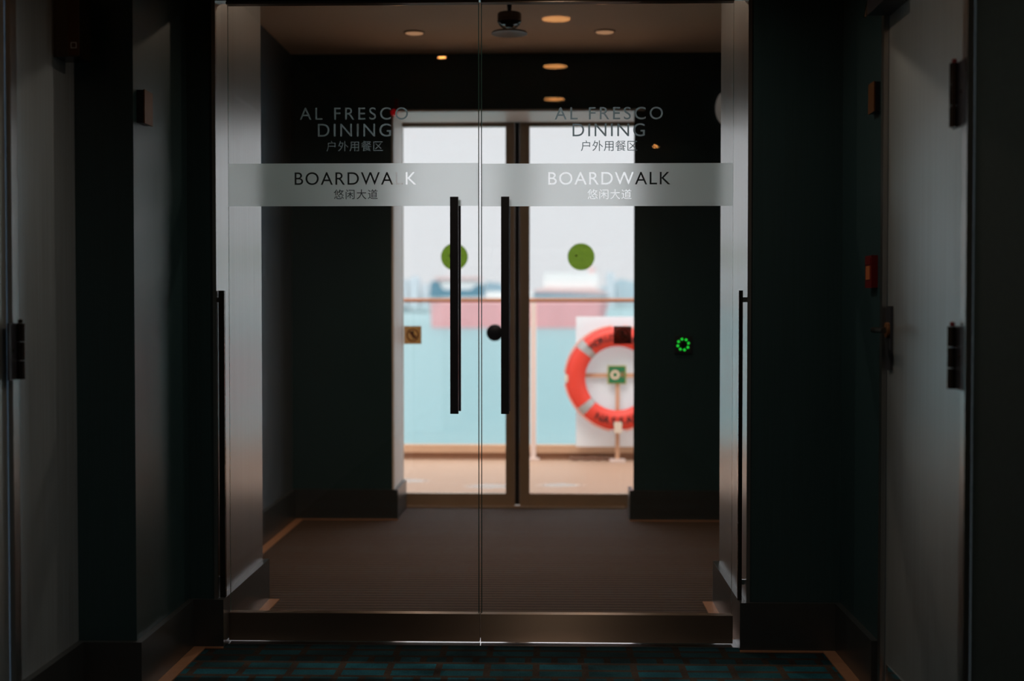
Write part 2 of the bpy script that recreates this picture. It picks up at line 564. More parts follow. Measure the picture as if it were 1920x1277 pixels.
M['glass'] = clear_glass('door_glass', (0.994, 0.996, 0.995))
M['glass_edge'] = pbr('green_glass_edge', (0.012, 0.06, 0.055), 0.25, 0, 0.6, noise=0.1, scale=20)
M['exit_glass'] = clear_glass('outer_door_glass', (0.994, 0.996, 0.995))
M['rail_glass'] = clear_glass('railing_glass', (0.95, 0.985, 0.985))
M['film'] = film('frosted_film', 0.52, 0.40, 0.26, (1.0, 1.0, 1.0))
M['etch'] = film('grey_film', 0.05, 0.70, 0.25, (0.26, 0.30, 0.32))
M['mat'] = ribbed_mat()
M['carpet'] = teal_carpet()
M['deck'] = teak_deck()
M['sea'] = sea_water()
M['green_sticker'] = pbr('olive_green_film', (0.11, 0.20, 0.012), 0.35, noise=0.05, scale=30)
M['green_trans'] = None
M['lamp_warm'] = emitter('warm_diffuser', (1.0, 0.42, 0.13), 10.0)
M['lamp_core'] = emitter('warm_bulb', (1.0, 0.52, 0.27), 0.38)
M['lamp_amber'] = emitter('amber_diffuser', (1.0, 0.40, 0.11), 45.0)
M['trim_ring'] = pbr('bronze_lamp_ring', (0.35, 0.26, 0.19), 0.4, 0.3, noise=0.05, scale=40)
M['reflector'] = pbr('lamp_reflector', (0.55, 0.45, 0.36), 0.35, 0.7, noise=0.05, scale=40)
M['led'] = emitter('green_led', (0.02, 1.0, 0.06), 1.1)
M['red_plastic'] = pbr('red_plastic', (0.13, 0.006, 0.007), 0.35, noise=0.06, scale=30)
M['orange_glow'] = pbr('amber_plastic', (0.45, 0.14, 0.05), 0.4, noise=0.06, scale=30)
M['buoy'] = pbr('orange_red_buoy', (0.78, 0.055, 0.030), 0.5, noise=0.05, scale=12)
M['reflective'] = pbr('grey_reflective_tape', (0.42, 0.42, 0.41), 0.4, 0.2, noise=0.08, scale=60)
M['strap'] = pbr('beige_strap', (0.72, 0.60, 0.48), 0.7, noise=0.08, scale=60)
M['pink_rope'] = pbr('faded_pink_rope', (0.78, 0.36, 0.28), 0.8, noise=0.12, scale=90)
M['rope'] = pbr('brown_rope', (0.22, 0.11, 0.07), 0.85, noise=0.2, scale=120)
M['ink'] = pbr('black_marking', (0.02, 0.012, 0.012), 0.6, noise=0.05, scale=60)
M['tan_paint'] = pbr('tan_painted_steel', (0.62, 0.36, 0.22), 0.5, noise=0.06, scale=25)
M['pale_post'] = pbr('pale_pink_paint', (0.78, 0.62, 0.55), 0.45, noise=0.04, scale=25)
M['coaming'] = pbr('tan_coaming', (0.60, 0.37, 0.23), 0.5, noise=0.06, scale=14)
M['coaming_shade'] = pbr('shaded_kick_plate', (0.34, 0.17, 0.095), 0.5, noise=0.06, scale=14)  # darker brown carries the shadow under the overhanging coaming
M['wood'] = pbr('varnished_handrail', (0.34, 0.13, 0.055), 0.3, noise=0.15, scale=30, stretch=(0.4, 6, 6))
M['sign_green'] = pbr('sign_green', (0.012, 0.17, 0.06), 0.45, noise=0.03, scale=50)
M['sign_gold'] = pbr('gold_sign_border', (0.55, 0.42, 0.06), 0.45, noise=0.03, scale=50)
M['sign_pale'] = pbr('pale_sign_symbol', (0.80, 0.60, 0.45), 0.5, noise=0.03, scale=50)
M['sticker_tan'] = clear_glass('tan_notice_film', (0.62, 0.35, 0.18))
M['sticker_red'] = pbr('faded_red_ring', (0.22, 0.05, 0.025), 0.5, noise=0.05, scale=50)
M['sticker_dark'] = clear_glass('dark_notice_film', (0.25, 0.265, 0.24))
M['translucent_panel'] = None
M['hull_red'] = pbr('red_hull_paint', (0.92, 0.36, 0.37), 0.6, noise=0.10, scale=0.06)
M['hull_blue'] = pbr('blue_ship_paint', (0.012, 0.15, 0.23), 0.6, noise=0.08, scale=0.06)
M['ship_white'] = pbr('white_ship_paint', (0.80, 0.78, 0.76), 0.6, noise=0.04, scale=0.06)
M['ship_pink'] = pbr('pink_ship_deck', (0.66, 0.42, 0.40), 0.6, noise=0.05, scale=0.06)
M['ship_grey'] = pbr('grey_barge_paint', (0.16, 0.22, 0.24), 0.6, noise=0.05, scale=0.06)
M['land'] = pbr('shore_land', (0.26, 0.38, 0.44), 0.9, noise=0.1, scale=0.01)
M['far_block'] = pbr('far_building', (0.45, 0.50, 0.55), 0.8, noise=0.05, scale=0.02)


def acrylic(name, color):
    m, N, L, p = mat(name)
    N.remove(p)
    a = N.new('ShaderNodeBsdfTranslucent'); a.inputs[0].default_value = (*color, 1)
    b = N.new('ShaderNodeBsdfDiffuse'); b.inputs[0].default_value = (*color, 1)
    nz = N.new('ShaderNodeTexNoise'); nz.inputs['Scale'].default_value = 3
    mr = N.new('ShaderNodeMapRange'); mr.inputs[3].default_value = 0.52; mr.inputs[4].default_value = 0.58
    mx = N.new('ShaderNodeMixShader')
    L.new(nz.outputs[0], mr.inputs[0]); L.new(mr.outputs[0], mx.inputs[0])
    L.new(a.outputs[0], mx.inputs[1]); L.new(b.outputs[0], mx.inputs[2]); L.new(mx.outputs[0], N['Material Output'].inputs[0])
    return m


M['translucent_panel'] = acrylic('white_acrylic', (0.93, 0.94, 0.95))
M['green_trans'] = clear_glass('green_film', (0.40, 0.51, 0.16))

# ------------------------------------------------------------------ the setting
CEIL = 2.43
XL0, XL1 = -1.345, -1.178      # corridor wall and the pier before the doors
XR = 0.94
Y_STEP, Y_FRONT, Y_REAR = 3.757, 4.315, 4.990
OL, OR, OTOP = -1.083, 0.637, 2.125   # the glass doors' opening
Y_FAR, Y_OUT = 6.955, 7.50
EL, ER, ETOP = -0.812, 0.439, 2.130   # the opening to the open deck
VL, VR = -1.348, 1.03
Y_BACK = -3.6
T = 0.10


def struct(name, bm, m, bevel=0.0, label=None):
    o = obj(name, bm, m, bevel=bevel)
    o['kind'] = 'structure'
    return o


struct('floor', box(XL0 - T, XR + T, Y_BACK - T, 4.335, -0.12, 0.0), M['carpet'])
struct('floor.001', box(VL - T, VR + T, 4.335, 7.40, -0.12, 0.0), M['mat'])

RD0, RD1, RDT = 3.035, 3.765, 2.02     # the steel door in the corridor wall
LD0, LD1 = 2.48, 3.29
# corridor walls with their door openings
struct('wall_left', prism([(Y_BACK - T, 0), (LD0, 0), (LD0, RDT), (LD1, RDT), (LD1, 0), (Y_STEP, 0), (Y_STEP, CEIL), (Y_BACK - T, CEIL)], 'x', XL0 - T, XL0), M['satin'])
struct('wall_left.001', box(XL0 - T, XL1, Y_STEP, Y_FRONT, 0, CEIL), M['laminate'], bevel=0.002)
struct('wall_right', prism([(RD0 - 0.05, RDT), (RD1, RDT), (RD1, 0), (Y_FRONT, 0), (Y_FRONT, CEIL), (RD0 - 0.05, CEIL)], 'x', XR, XR + T), M['laminate'])
struct('wall_right.002', box(XR, XR + T, Y_BACK - T, RD0 - 0.05, 0, CEIL), M['wallcover'])
struct('wall_front', prism([(XL0 - T, Y_FRONT), (XL0 - T, Y_REAR), (OL - 0.012, Y_REAR), (OL - 0.012, Y_FRONT)], 'z', 0, CEIL), M['laminate'])
struct('wall_front.001', prism([(OR + 0.012, Y_FRONT), (OR + 0.012, Y_REAR), (XR + T, Y_REAR), (XR + T, Y_FRONT)], 'z', 0, CEIL), M['laminate'])
struct('wall_front.002', box(OL - 0.012, OR + 0.012, Y_FRONT, 4.41, OTOP + 0.012, CEIL), M['laminate'])
struct('wall_back', box(XL0 - T, XR + T, Y_BACK - T, Y_BACK, 0, CEIL), M['laminate'])
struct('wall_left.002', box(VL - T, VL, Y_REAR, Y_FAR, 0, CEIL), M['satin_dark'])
struct('wall_right.001', box(VR, VR + T, Y_REAR, Y_FAR, 0, CEIL), M['laminate'])
struct('wall_far', prism([(-4.0, -0.15), (EL - 0.010, -0.15), (EL - 0.010, ETOP + 0.010), (ER + 0.060, ETOP + 0.010), (ER + 0.060, -0.15), (4.0, -0.15), (4.0, 2.72), (-4.0, 2.72)], 'y', Y_FAR, 7.36), M['laminate'])
# outer skin of the deckhouse, pale paint, around the outer doors
struct('wall_exterior', prism([(-4.0, -0.15), (EL - 0.16, -0.15), (EL - 0.16, ETOP + 0.10), (ER + 0.23, ETOP + 0.10), (ER + 0.23, -0.15), (4.0, -0.15), (4.0, 2.72), (-4.0, 2.72)], 'y', 7.36, Y_OUT), M['white_paint'])

# steel lining of the opening the glass doors hang in
struct('trim_1', box(OL - 0.012, OL, Y_FRONT - 0.004, Y_REAR + 0.004, 0, CEIL), M['steel'], bevel=0.0015)
struct('trim_2', box(OR, OR + 0.012, Y_FRONT - 0.004, Y_REAR + 0.004, 0, CEIL), M['steel'], bevel=0.0015)
struct('trim_3', box(OL, OR, Y_FRONT - 0.004, 4.412, OTOP, OTOP + 0.012), M['steel'], bevel=0.0015)
# pale lining of the deck opening
struct('trim_4', box(EL - 0.010, EL, Y_FAR - 0.003, 7.36, 0, ETOP + 0.010), M['grey_paint'], bevel=0.0015)
struct('wall_far.001', prism([(ER, Y_FAR), (ER + 0.060, Y_FAR), (ER + 0.060, 7.36), (ER + 0.055, 7.36)], 'z', 0, ETOP + 0.010), M['laminate'])
struct('trim_6', box(EL, ER + 0.055, Y_FAR - 0.003, 7.36, ETOP, ETOP + 0.010), M['grey_paint'], bevel=0.0015)

# skirting boards
BH, BT = 0.157, 0.020


def skirt(name, x0, x1, y0, y1, h=BH):
    o = struct(name, box(x0, x1, y0, y1, 0.002, h), M['skirt'], bevel=0.0018)
    return o


skirt('baseboard_left', XL0, XL0 + BT, LD1 + 0.05, Y_STEP - BT)
skirt('baseboard_left.001', XL0, XL1 + BT, Y_STEP - BT, Y_STEP)
skirt('baseboard_left.002', XL1, XL1 + BT, Y_STEP, Y_FRONT - BT)
skirt('baseboard_front', XL1, OL + 0.022, Y_FRONT - BT, Y_FRONT - 0.004)
skirt('baseboard_front.001', OR - 0.022, XR, Y_FRONT - BT, Y_FRONT - 0.004)
skirt('baseboard_opening', OL, OL + 0.022, Y_FRONT - 0.004, Y_REAR + 0.02)
skirt('baseboard_opening.001', OR - 0.022, OR, Y_FRONT - 0.004, Y_REAR + 0.02)
skirt('baseboard_right', XR - BT, XR, RD1 + 0.05, Y_FRONT - BT)
skirt('baseboard_right.001', XR - BT, XR, Y_BACK, RD0 - 0.08)
skirt('baseboard_vestibule', VL, VL + BT, Y_REAR, Y_FAR - BT)
skirt('baseboard_far', VL, EL + 0.020, Y_FAR - BT, Y_FAR - 0.003)
skirt('baseboard_far.001', ER - 0.020, VR, Y_FAR - BT, Y_FAR - 0.003)
skirt('baseboard_exit', EL, EL + 0.020, Y_FAR - 0.003, 7.36)
skirt('baseboard_exit.001', ER - 0.020, ER, Y_FAR - 0.003, 7.10)

# copper coloured strips where carpet meets skirting
SW = 0.04


def strip(name, x0, x1, y0, y1):
    return struct(name, box(x0, x1, y0, y1, 0.0, 0.004), M['border'])


strip('trim_7', XL1 + BT, XL1 + BT + SW, Y_STEP - BT - SW, Y_FRONT - BT - 0.012)
strip('trim_8', XL1 + BT, OL + 0.022, Y_FRONT - BT - 0.012, Y_FRONT - BT)
strip('trim_9', OR - 0.022, XR - BT, Y_FRONT - BT - 0.012, Y_FRONT - BT)
strip('trim_10', XR - BT - SW, XR - BT, 2.0, Y_FRONT - BT - 0.012)
strip('trim_11', OL + 0.022, OL + 0.022 + 0.038, 4.43, Y_REAR + 0.02)
strip('trim_12', OR - 0.022 - 0.038, OR - 0.022, 4.43, Y_REAR + 0.02)
strip('trim_13', VL + BT, VL + BT + SW, Y_REAR + 0.02, Y_FAR - BT)
strip('trim_14', VL + BT + SW, EL + 0.02, Y_FAR - BT - 0.012, Y_FAR - BT)
strip('trim_15', ER - 0.02, VR - BT, Y_FAR - BT - 0.012, Y_FAR - BT)
strip('trim_16', XL0 + BT, XL0 + BT + SW, LD1 + 0.05, Y_STEP - BT)
struct('trim_17', box(OL + 0.022, OR - 0.022, 4.325, 4.43, 0.0, 0.005), M['chrome'], bevel=0.001)       # door threshold
struct('trim_18', box(EL + 0.02, ER - 0.02, 7.36, 7.52, -0.004, 0.006), M['brown_frame'])

# ------------------------------------------------------------------ ceilings and their lamps
corridor_lamps = [(0.03, 0.30), (0.03, 1.44), (0.03, 2.63), (0.03, 3.79)]  # last one is added above the view, continuing the row to light the corridor
small_lamps = [(-0.565, 1.72), (0.86, -2.17)]
hall_lamps = [(at(777, 62, 6.41).x, 6.41), (at(1134, 61, 6.41).x, 6.41), (at(745, 5, 5.77).x, 5.77), (at(1130, 5, 5.77).x, 5.77)]
cpolys = [[(XL0 - T, Y_BACK - T), (XR + T, Y_BACK - T), (XR + T, Y_FRONT), (XL0 - T, Y_FRONT)]]
cpolys += [circle(x, y, 0.066) for x, y in corridor_lamps] + [circle(x, y, 0.024) for x, y in small_lamps]
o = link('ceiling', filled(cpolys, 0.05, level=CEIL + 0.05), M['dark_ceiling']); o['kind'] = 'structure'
added_lamps = [(hall_lamps[2][0], 5.13), (hall_lamps[3][0], 5.13)]  # added unseen lamps that brighten the frosted band from inside
vpolys = [[(VL - T, 4.41), (VR + T, 4.41), (VR + T, Y_FAR), (VL - T, Y_FAR)]] + [circle(x, y, 0.044) for x, y in hall_lamps + added_lamps]
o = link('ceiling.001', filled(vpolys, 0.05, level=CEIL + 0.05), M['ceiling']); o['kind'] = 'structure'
struct('roof', box(-1.6, 1.3, Y_BACK - 0.2, Y_FAR, CEIL + 0.16, CEIL + 0.20), M['dark_ceiling'])


def downlight(x, y, r, hole, depth, label, group, watts, flush, warm, spot=110, glow='lamp_warm'):
    t = thing('ceiling_downlight', (x, y, CEIL), label, 'ceiling light', group)
    obj('trim_ring', lathe([(hole * 0.97, CEIL + 0.010), (hole * 0.97, CEIL - 0.003), (r * 0.9, CEIL - 0.007), (r, CEIL - 0.001), (r, CEIL), (hole, CEIL + 0.001)], (x, y, 0), n=40, closed=False), M['trim_ring'], t, smooth=True)
    top = CEIL + depth
    if not flush:
        obj('reflector', lathe([(hole * 0.96, CEIL - 0.001), (hole * 0.90, CEIL + depth * 0.4), (hole * 0.6, top), (0.0, top + 0.001)], (x, y, 0), n=40), M['reflector'], t, smooth=True)
        obj('lamp', lathe([(0.0, top - 0.014), (hole * 0.56, top - 0.012), (hole * 0.60, top - 0.003), (0, top - 0.003)], (x, y, 0), n=32), M['lamp_core'], t, smooth=True)
    else:
        obj('diffuser', lathe([(0.0, CEIL - 0.0100), (hole * 0.8, CEIL - 0.0092), (hole * 0.96, CEIL - 0.0070), (hole * 0.96, CEIL + 0.006), (0, CEIL + 0.006)], (x, y, 0), n=40), M[glow], t, smooth=True)
    if watts:
        ld = bpy.data.lights.new('lamp_light', 'SPOT')
        ld.energy = watts
        ld.color = warm
        ld.spot_size = math.radians(spot)
        ld.spot_blend = 0.7 if spot > 100 else 1.0
        ld.shadow_soft_size = hole * 0.5
        lo = bpy.data.objects.new('lamp_light', ld)
        COL.objects.link(lo)
        lo.parent = t
        lo.location = (0, 0, -0.016)
    return t


WARM = (1.0, 0.58, 0.30)
names = ['round warm corridor ceiling light mirrored lowest of three, above the AL FRESCO lettering', 'round warm corridor ceiling light mirrored in the middle of three on the dark wall',
         'round warm corridor ceiling light mirrored topmost of three, beside the sprinkler', 'added unseen corridor ceiling light right before the glass doors, above the picture']
for (x, y), lab in zip(corridor_lamps, names):
    downlight(x, y, 0.074, 0.066, 0.03, lab, 'corridor ceiling lights mirrored in the glass', 16.0, True, (1.0, 0.80, 0.62), 150)
downlight(small_lamps[0][0], small_lamps[0][1], 0.027, 0.024, 0.03, 'tiny amber ceiling lamp mirrored as an orange dot under the vestibule ceiling', 'tiny amber corridor lamps', 0, True, WARM, 110, 'lamp_amber')
downlight(small_lamps[1][0], small_lamps[1][1], 0.027, 0.024, 0.03, 'tiny amber ceiling lamp mirrored as an orange dot beside the Chinese writing', 'tiny amber corridor lamps', 0, True, WARM, 110, 'lamp_amber')
hl = ['recessed vestibule downlight between the sprinkler and the left wall, farther row', 'recessed vestibule downlight on the right of the sprinkler, farther row',
      'recessed vestibule downlight cut by the door head, left of the sprinkler', 'recessed vestibule downlight cut by the door head, right of the sprinkler']
for (x, y), lab in zip(hall_lamps, hl):
    downlight(x, y, 0.052, 0.044, 0.018, lab, 'vestibule downlights', 28.0, True, WARM, 75, 'lamp_core')

for (x, y), side in zip(added_lamps, ('left', 'right')):
    downlight(x, y, 0.052, 0.044, 0.018, f'added unseen vestibule downlight right inside the {side} glass door, above the picture', 'vestibule downlights', 20.0, True, (1.0, 0.78, 0.58), 165, 'lamp_core')

# sprinkler on the vestibule ceiling
sp = at(955, 8, 5.78)
t = thing('sprinkler_head', (sp.x, 5.78, CEIL), 'dark sprinkler hanging from the vestibule ceiling with a flared disc below its round body', 'sprinkler')
c = (sp.x, 5.78, 0)
obj('ceiling_plate', lathe([(0.0, CEIL), (0.034, CEIL), (0.034, CEIL - 0.004), (0.012, CEIL - 0.008), (0, CEIL - 0.008)], c), M['chrome'], t, smooth=True)
obj('stem', lathe([(0.0, CEIL - 0.004), (0.011, CEIL - 0.004), (0.007, CEIL - 0.050), (0, CEIL - 0.050)], c, n=20), M['black_metal'], t, smooth=True)
obj('body', lathe([(0.0, CEIL - 0.048), (0.048, CEIL - 0.050), (0.052, CEIL - 0.056), (0.052, CEIL - 0.088), (0.042, CEIL - 0.098), (0.020, CEIL - 0.102), (0.016, CEIL - 0.112), (0, CEIL - 0.112)], c), M['bronze'], t, smooth=True)
for s in (-1, 1):
    obj('strut', tube([(sp.x + s * 0.044, 5.78, CEIL - 0.096), (sp.x + s * 0.030, 5.78, CEIL - 0.110), (sp.x + s * 0.006, 5.78, CEIL - 0.124)], 0.004), M['chrome'], t, smooth=True)
obj('deflector', lathe([(0.0, CEIL - 0.120), (0.030, CEIL - 0.122), (0.074, CEIL - 0.132), (0.078, CEIL - 0.140), (0.070, CEIL - 0.138), (0.030, CEIL - 0.128), (0, CEIL - 0.126)], c), pbr('dull_brown_metal', (0.17, 0.12, 0.085), 0.55, 0.2, noise=0.05, scale=40), t, smooth=True)

# ------------------------------------------------------------------ the two glass doors
GY0, GY1 = 4.364, 4.376
MEET = at(900.5, 640, 4.37).x
GL, GR = at(430, 640, 4.37).x, at(1373.5, 640, 4.37).x
RAILZ = at(700, 1150, 4.355).z
GTOP = at(700, 6, 4.355).z
film_y = GY0 - 0.0006


def on_glass(x, y):
    p = at(x, y, film_y)
    return p.x, p.z


def writing(s, x0, x1, ytop, ybot):
    a, b = on_glass(x0, ybot), on_glass(x1, ytop)
    return fitted_text(s, a[0], b[0], a[1], b[1])


def etched(name, s, x0, x1, y0, y1, parent, label):
    me = writing(s, x0, x1, y0, y1)
    me.transform(Matrix(((1, 0, 0, 0), (0, 0, -1, 0), (0, 1, 0, 0), (0, 0, 0, 1))))
    me.transform(Matrix.Translation((0, film_y, 0)))
    o = link(name, me, M['etch'], parent)
    o['label'] = label
    return o


def glass_door(name, x0, x1, hx, back_dx, label, band_px, words):
    t = thing(name, ((x0 + x1) / 2, 4.37, 0.0), label, 'glass door', 'pair of glass doors', 'structure')
    bm = box(x0, x1, GY0, GY1, RAILZ - 0.01, GTOP + 0.02)
    for f in bm.faces:
        f.normal_update()
        if abs(f.normal.y) < 0.5: f.material_index = 1
    obj('glass_pane', bm, [M['glass'], M['glass_edge']], t)
    ex = x1 if x1 < 0 else x0
    obj('edge_seal', box(ex - 0.0013, ex + 0.0013, GY0 - 0.0008, GY1 + 0.0008, RAILZ + 0.0005, GTOP - 0.0005), M['glass_edge'], t)
    r = obj('bottom_rail', box(x0 - (0.003 if x1 > 0 else 0.002), x1 + (0.002 if x1 > 0 else 0.003), 4.352, 4.388, 0.011, RAILZ), M['rail_bronze'], t, bevel=0.0012)
    obj('top_rail', box(x0 - 0.002, x1, 4.352, 4.388, GTOP, GTOP + 0.008), M['rail_bronze'], t)
    # long square pull on both faces
    zt, zb = at(850, 369, 4.305).z, at(850, 776, 4.305).z
    h = obj('door_handle', box(hx, hx + 0.0262, 4.302, 4.318, zb, zt), M['black_metal'], t, bevel=0.0015)
    h2 = obj('door_handle', box(hx, hx + 0.0262, 4.422, 4.438, zb, zt), M['black_metal'], t, bevel=0.0015)
    for z in (zt - 0.055, zb + 0.055):
        obj('standoff', lathe([(0.0, 4.318), (0.0085, 4.318), (0.0085, 4.3638), (0.0, 4.3638)], (hx + 0.0131, 0, z), 'y', 20), M['chrome'], h, smooth=True)
        obj('standoff', lathe([(0.0, 4.3762), (0.0085, 4.3762), (0.0085, 4.422), (0.0, 4.422)], (hx + 0.0131, 0, z), 'y', 20), M['chrome'], h2, smooth=True)
    # frosted band; the name is cut out of it
    (bx0, by0), (bx1, by1) = band_px
    a, b = on_glass(bx0, by1), on_glass(bx1, by0)
    polys = [[(max(a[0], x0 + 0.0015), a[1]), (min(b[0], x1 - 0.0015), a[1]), (min(b[0], x1 - 0.0015), b[1]), (max(a[0], x0 + 0.0015), b[1])]]
    for s, xa, xb, ya, yb, cut in words:
        if cut: polys += outlines(writing(s, xa, xb, ya, yb))
    bo = link('frosted_band', filled(polys, 0.0, 'xz', film_y), M['film'], t)
    bo['label'] = 'frosted band with BOARDWALK and four Chinese characters cut clear'
    for s, xa, xb, ya, yb, cut in words:
        if not cut: etched('lettering', s, xa, xb, ya, yb, t, f'grey lettering {s}' if s.isascii() else 'grey Chinese lettering')
    return t


glass_door('door_1', GL, MEET - 0.0045, at(844, 600, 4.302).x, 0, 'frameless glass door at the corridor end on the left, hinged at the left steel jamb', ((428, 305.5), (905, 387)), [
    ('AL FRESCO', 562, 765, 201, 225, False), ('DINING', 596, 733, 231.5, 256.5, False), ('户外用餐区', 612, 718, 264, 284, False),
    ('BOARDWALK', 552.5, 780.5, 322.5, 347, True), ('悠闲大道', 626, 708, 355, 373.5, True)])
glass_door('door_2', MEET + 0.0045, GR, at(939.5, 600, 4.302).x, 0, 'frameless glass door at the corridor end on the right, hinged at the right steel jamb', ((895, 305.5), (1376, 387)), [
    ('AL FRESCO', 1040, 1243, 200, 224.5, False), ('DINING', 1073.5, 1209, 231, 256, False), ('户外用餐区', 1089, 1195, 263, 283.5, False),
    ('BOARDWALK', 1028, 1257, 322, 346.5, True), ('悠闲大道', 1101.5, 1184, 354.5, 373.5, True)])

# header bar that the doors run under
o = struct('trim_19', box(OL, OR, 4.345, 4.395, GTOP + 0.0095, OTOP), M['bronze'], bevel=0.0015)

# dark guard bars at the jamb edges
for nm, xa, xb, lab in (('door_edge_guard', at(411, 700, 4.335).x, at(421.5, 700, 4.335).x, 'slim dark guard bar standing against the left steel jamb'),
                        ('door_edge_guard', at(1384.5, 700, 4.335).x, at(1392, 700, 4.335).x, 'slim dark guard bar standing against the right steel jamb')):
    zt = at(416, 545, 4.335).z
    t = thing(nm, ((xa + xb) / 2, 4.34, BH), lab, 'guard bar', 'guard bars at the jambs')
    obj('bar', box(xa, xb, 4.330, 4.346, BH + 0.001, zt), M['bronze'], t, bevel=0.001)
    side = OL if xa < 0 else OR
    for z in (zt - 0.03, BH + 0.06):
        obj('bracket', box(min(side, xb - 0.002) if xa < 0 else xb - 0.002, xa + 0.002 if xa < 0 else side, 4.333, 4.343, z - 0.008, z + 0.008), M['chrome'], t)

# ------------------------------------------------------------------ the outer doors to the deck
DY0, DY1 = 7.400, 7.445
EM = at(970, 640, 7.40).x
ETOPZ = at(850, 238, 7.41).z
EBOT = at(850, 925, 7.41).z


def disc(cx, cz, r, y0, y1, n=48):
    return prism(circle(cx, cz, r, n), 'y', y0, y1)


def outer_door(name, x0, x1, s0, s1, label):
    t = thing(name, ((x0 + x1) / 2, 7.42, 0.0), label, 'door', 'pair of outer doors', 'structure')
    z1 = ETOP + 0.05
    fr = filled([[(x0, 0.008), (x1, 0.008), (x1, z1), (x0, z1)], [(x0 + s0, EBOT), (x1 - s1, EBOT), (x1 - s1, ETOPZ), (x0 + s0, ETOPZ)]], (DY1 - DY0) / 2, 'xz', (DY0 + DY1) / 2)
    link('door_frame', fr, M['brown_frame'], t)
    obj('glass_pane', box(x0 + s0 - 0.01, x1 - s1 + 0.01, 7.416, 7.426, EBOT - 0.01, ETOPZ + 0.01), M['exit_glass'], t)
    return t


lg = at(948, 640, 7.40).x; le = at(965, 640, 7.40).x
re_ = at(974.5, 640, 7.40).x; rg = at(993, 640, 7.40).x
dl = outer_door('door_3', EL - 0.075, le, 0.072, le - lg, 'brown framed outer glass door with the green dot, tan notice and black lock, left of the pair')
dr = outer_door('door_4', re_, ER + 0.145, rg - re_, 0.06, 'brown framed outer glass door in front of the lifebuoy, right of the pair')
obj('door_seal', box(le + 0.001, re_ - 0.001, 7.408, 7.438, 0.012, ETOP + 0.045), M['seal'], dl)
# frame round the pair
for nm, b in (('trim_20', (EL - 0.16, EL - 0.076, 7.37, 7.47, 0.006, ETOP + 0.10)), ('trim_21', (ER + 0.146, ER + 0.23, 7.37, 7.47, 0.006, ETOP + 0.10)), ('trim_22', (EL - 0.076, ER + 0.146, 7.37, 7.47, ETOP + 0.052, ETOP + 0.10))):
    struct(nm, box(*b), M['brown_frame'])

SY0, SY1 = 7.4120, 7.4158
for par, (px, py) in ((dl, (852, 481.5)), (dr, (1089.5, 481.5))):
    c = at(px, py, SY0); r = 25.3 / F * SY0
    s = obj('warning_dot', disc(c.x, c.z, r, SY0, SY1), M['green_trans'], par)
    s['label'] = 'round green warning dot'
    obj('dot_mark', disc(at(px - 9, py - 2, SY0).x, c.z + 0.006, 0.006, SY0 - 0.0006, SY0, 20), M['ink'], s)
c = at(927.5, 624, 7.39)
s = obj('door_lock', lathe([(0.0, 7.385), (0.040, 7.385), (0.046, 7.390), (0.047, 7.4155), (0.0, 7.4155)], (c.x, 0, c.z), 'y', 40), M['black_metal'], dl, smooth=True)
s['label'] = 'round black lock cover'


def notice(par, x0, x1, y0, y1, base, label):
    a, b = at(x0, y1, SY0), at(x1, y0, SY0)
    s = obj('notice', box(a.x, b.x, SY0, SY1, a.z, b.z), base, par)
    s['label'] = label
    cx, cz, w = (a.x + b.x) / 2, (a.z + b.z) / 2, (b.x - a.x)
    R = w * 0.36
    yy = SY0 - 0.0008
    ring = filled([circle(cx, cz, R, 40), circle(cx, cz, R * 0.82, 40)], 0.0004, 'xz', yy)
    link('ban_ring', ring, M['sticker_red'], s)
    # a bent figure with a bar across it
    fig = [(-0.10, 0.20), (0.02, 0.24), (0.08, 0.14), (0.04, 0.06), (0.20, -0.06), (0.24, -0.20), (0.12, -0.16), (0.04, -0.20), (-0.02, -0.10), (-0.10, -0.04), (-0.06, 0.06), (-0.14, 0.10)]
    obj('figure', prism([(cx + u * w, cz + v * w) for u, v in fig], 'y', yy - 0.0004, yy + 0.0006), M['ink'], s)
    k = 0.7071
    q = [(-R * k - 0.0030, R * k - 0.0030), (-R * k + 0.0030, R * k + 0.0030), (R * k + 0.0030, -R * k + 0.0030), (R * k - 0.0030, -R * k - 0.0030)]
    obj('ban_bar', prism([(cx + u, cz + v) for u, v in q], 'y', yy - 0.0008, yy - 0.0004), M['sticker_red'], s)
    return s


notice(dl, 757.5, 790, 611.5, 645, M['sticker_tan'], 'square tan notice with a crossed-out figure')
notice(dr, 1150.5, 1184, 611.5, 645, M['sticker_dark'], 'square dark brown notice with a crossed-out figure')

# ------------------------------------------------------------------ steel doors in the corridor walls
def hinge(parent, side, X, y, z0, z1, hw=0.034):
    s = -1 if side == 'right' else 1     # direction into the corridor
    o = obj('hinge', box(min(X, X + s * 0.006), max(X, X + s * 0.006), y - hw, y + hw, z0, z1), M['black_metal'], parent, bevel=0.001)
    n = 3
    for k in range(n):
        a = z0 + (z1 - z0) * k / n + 0.0008; b = z0 + (z1 - z0) * (k + 1) / n - 0.0008
        obj('knuckle', lathe([(0.0, a), (0.011, a), (0.011, b), (0.0, b)], (X + s * 0.012, y + 0.020, 0), 'z', 20), M['bronze'], o, smooth=True)
    obj('hinge_pin', lathe([(0.0, z1), (0.006, z1), (0.006, z1 + 0.008), (0.0, z1 + 0.011)], (X + s * 0.012, y + 0.020, 0), 'z', 16), M['red_plastic'] if side == 'right' else M['bronze'], o, smooth=True)
    obj('screw', lathe([(0.0, X + s * 0.0072), (0.005, X + s * 0.0070), (0.005, X + s * 0.0055), (0.0, X + s * 0.0055)], (0, y - 0.012, z0 + (z1 - z0) * 0.52), 'x', 16), M['chrome'], o, smooth=True)


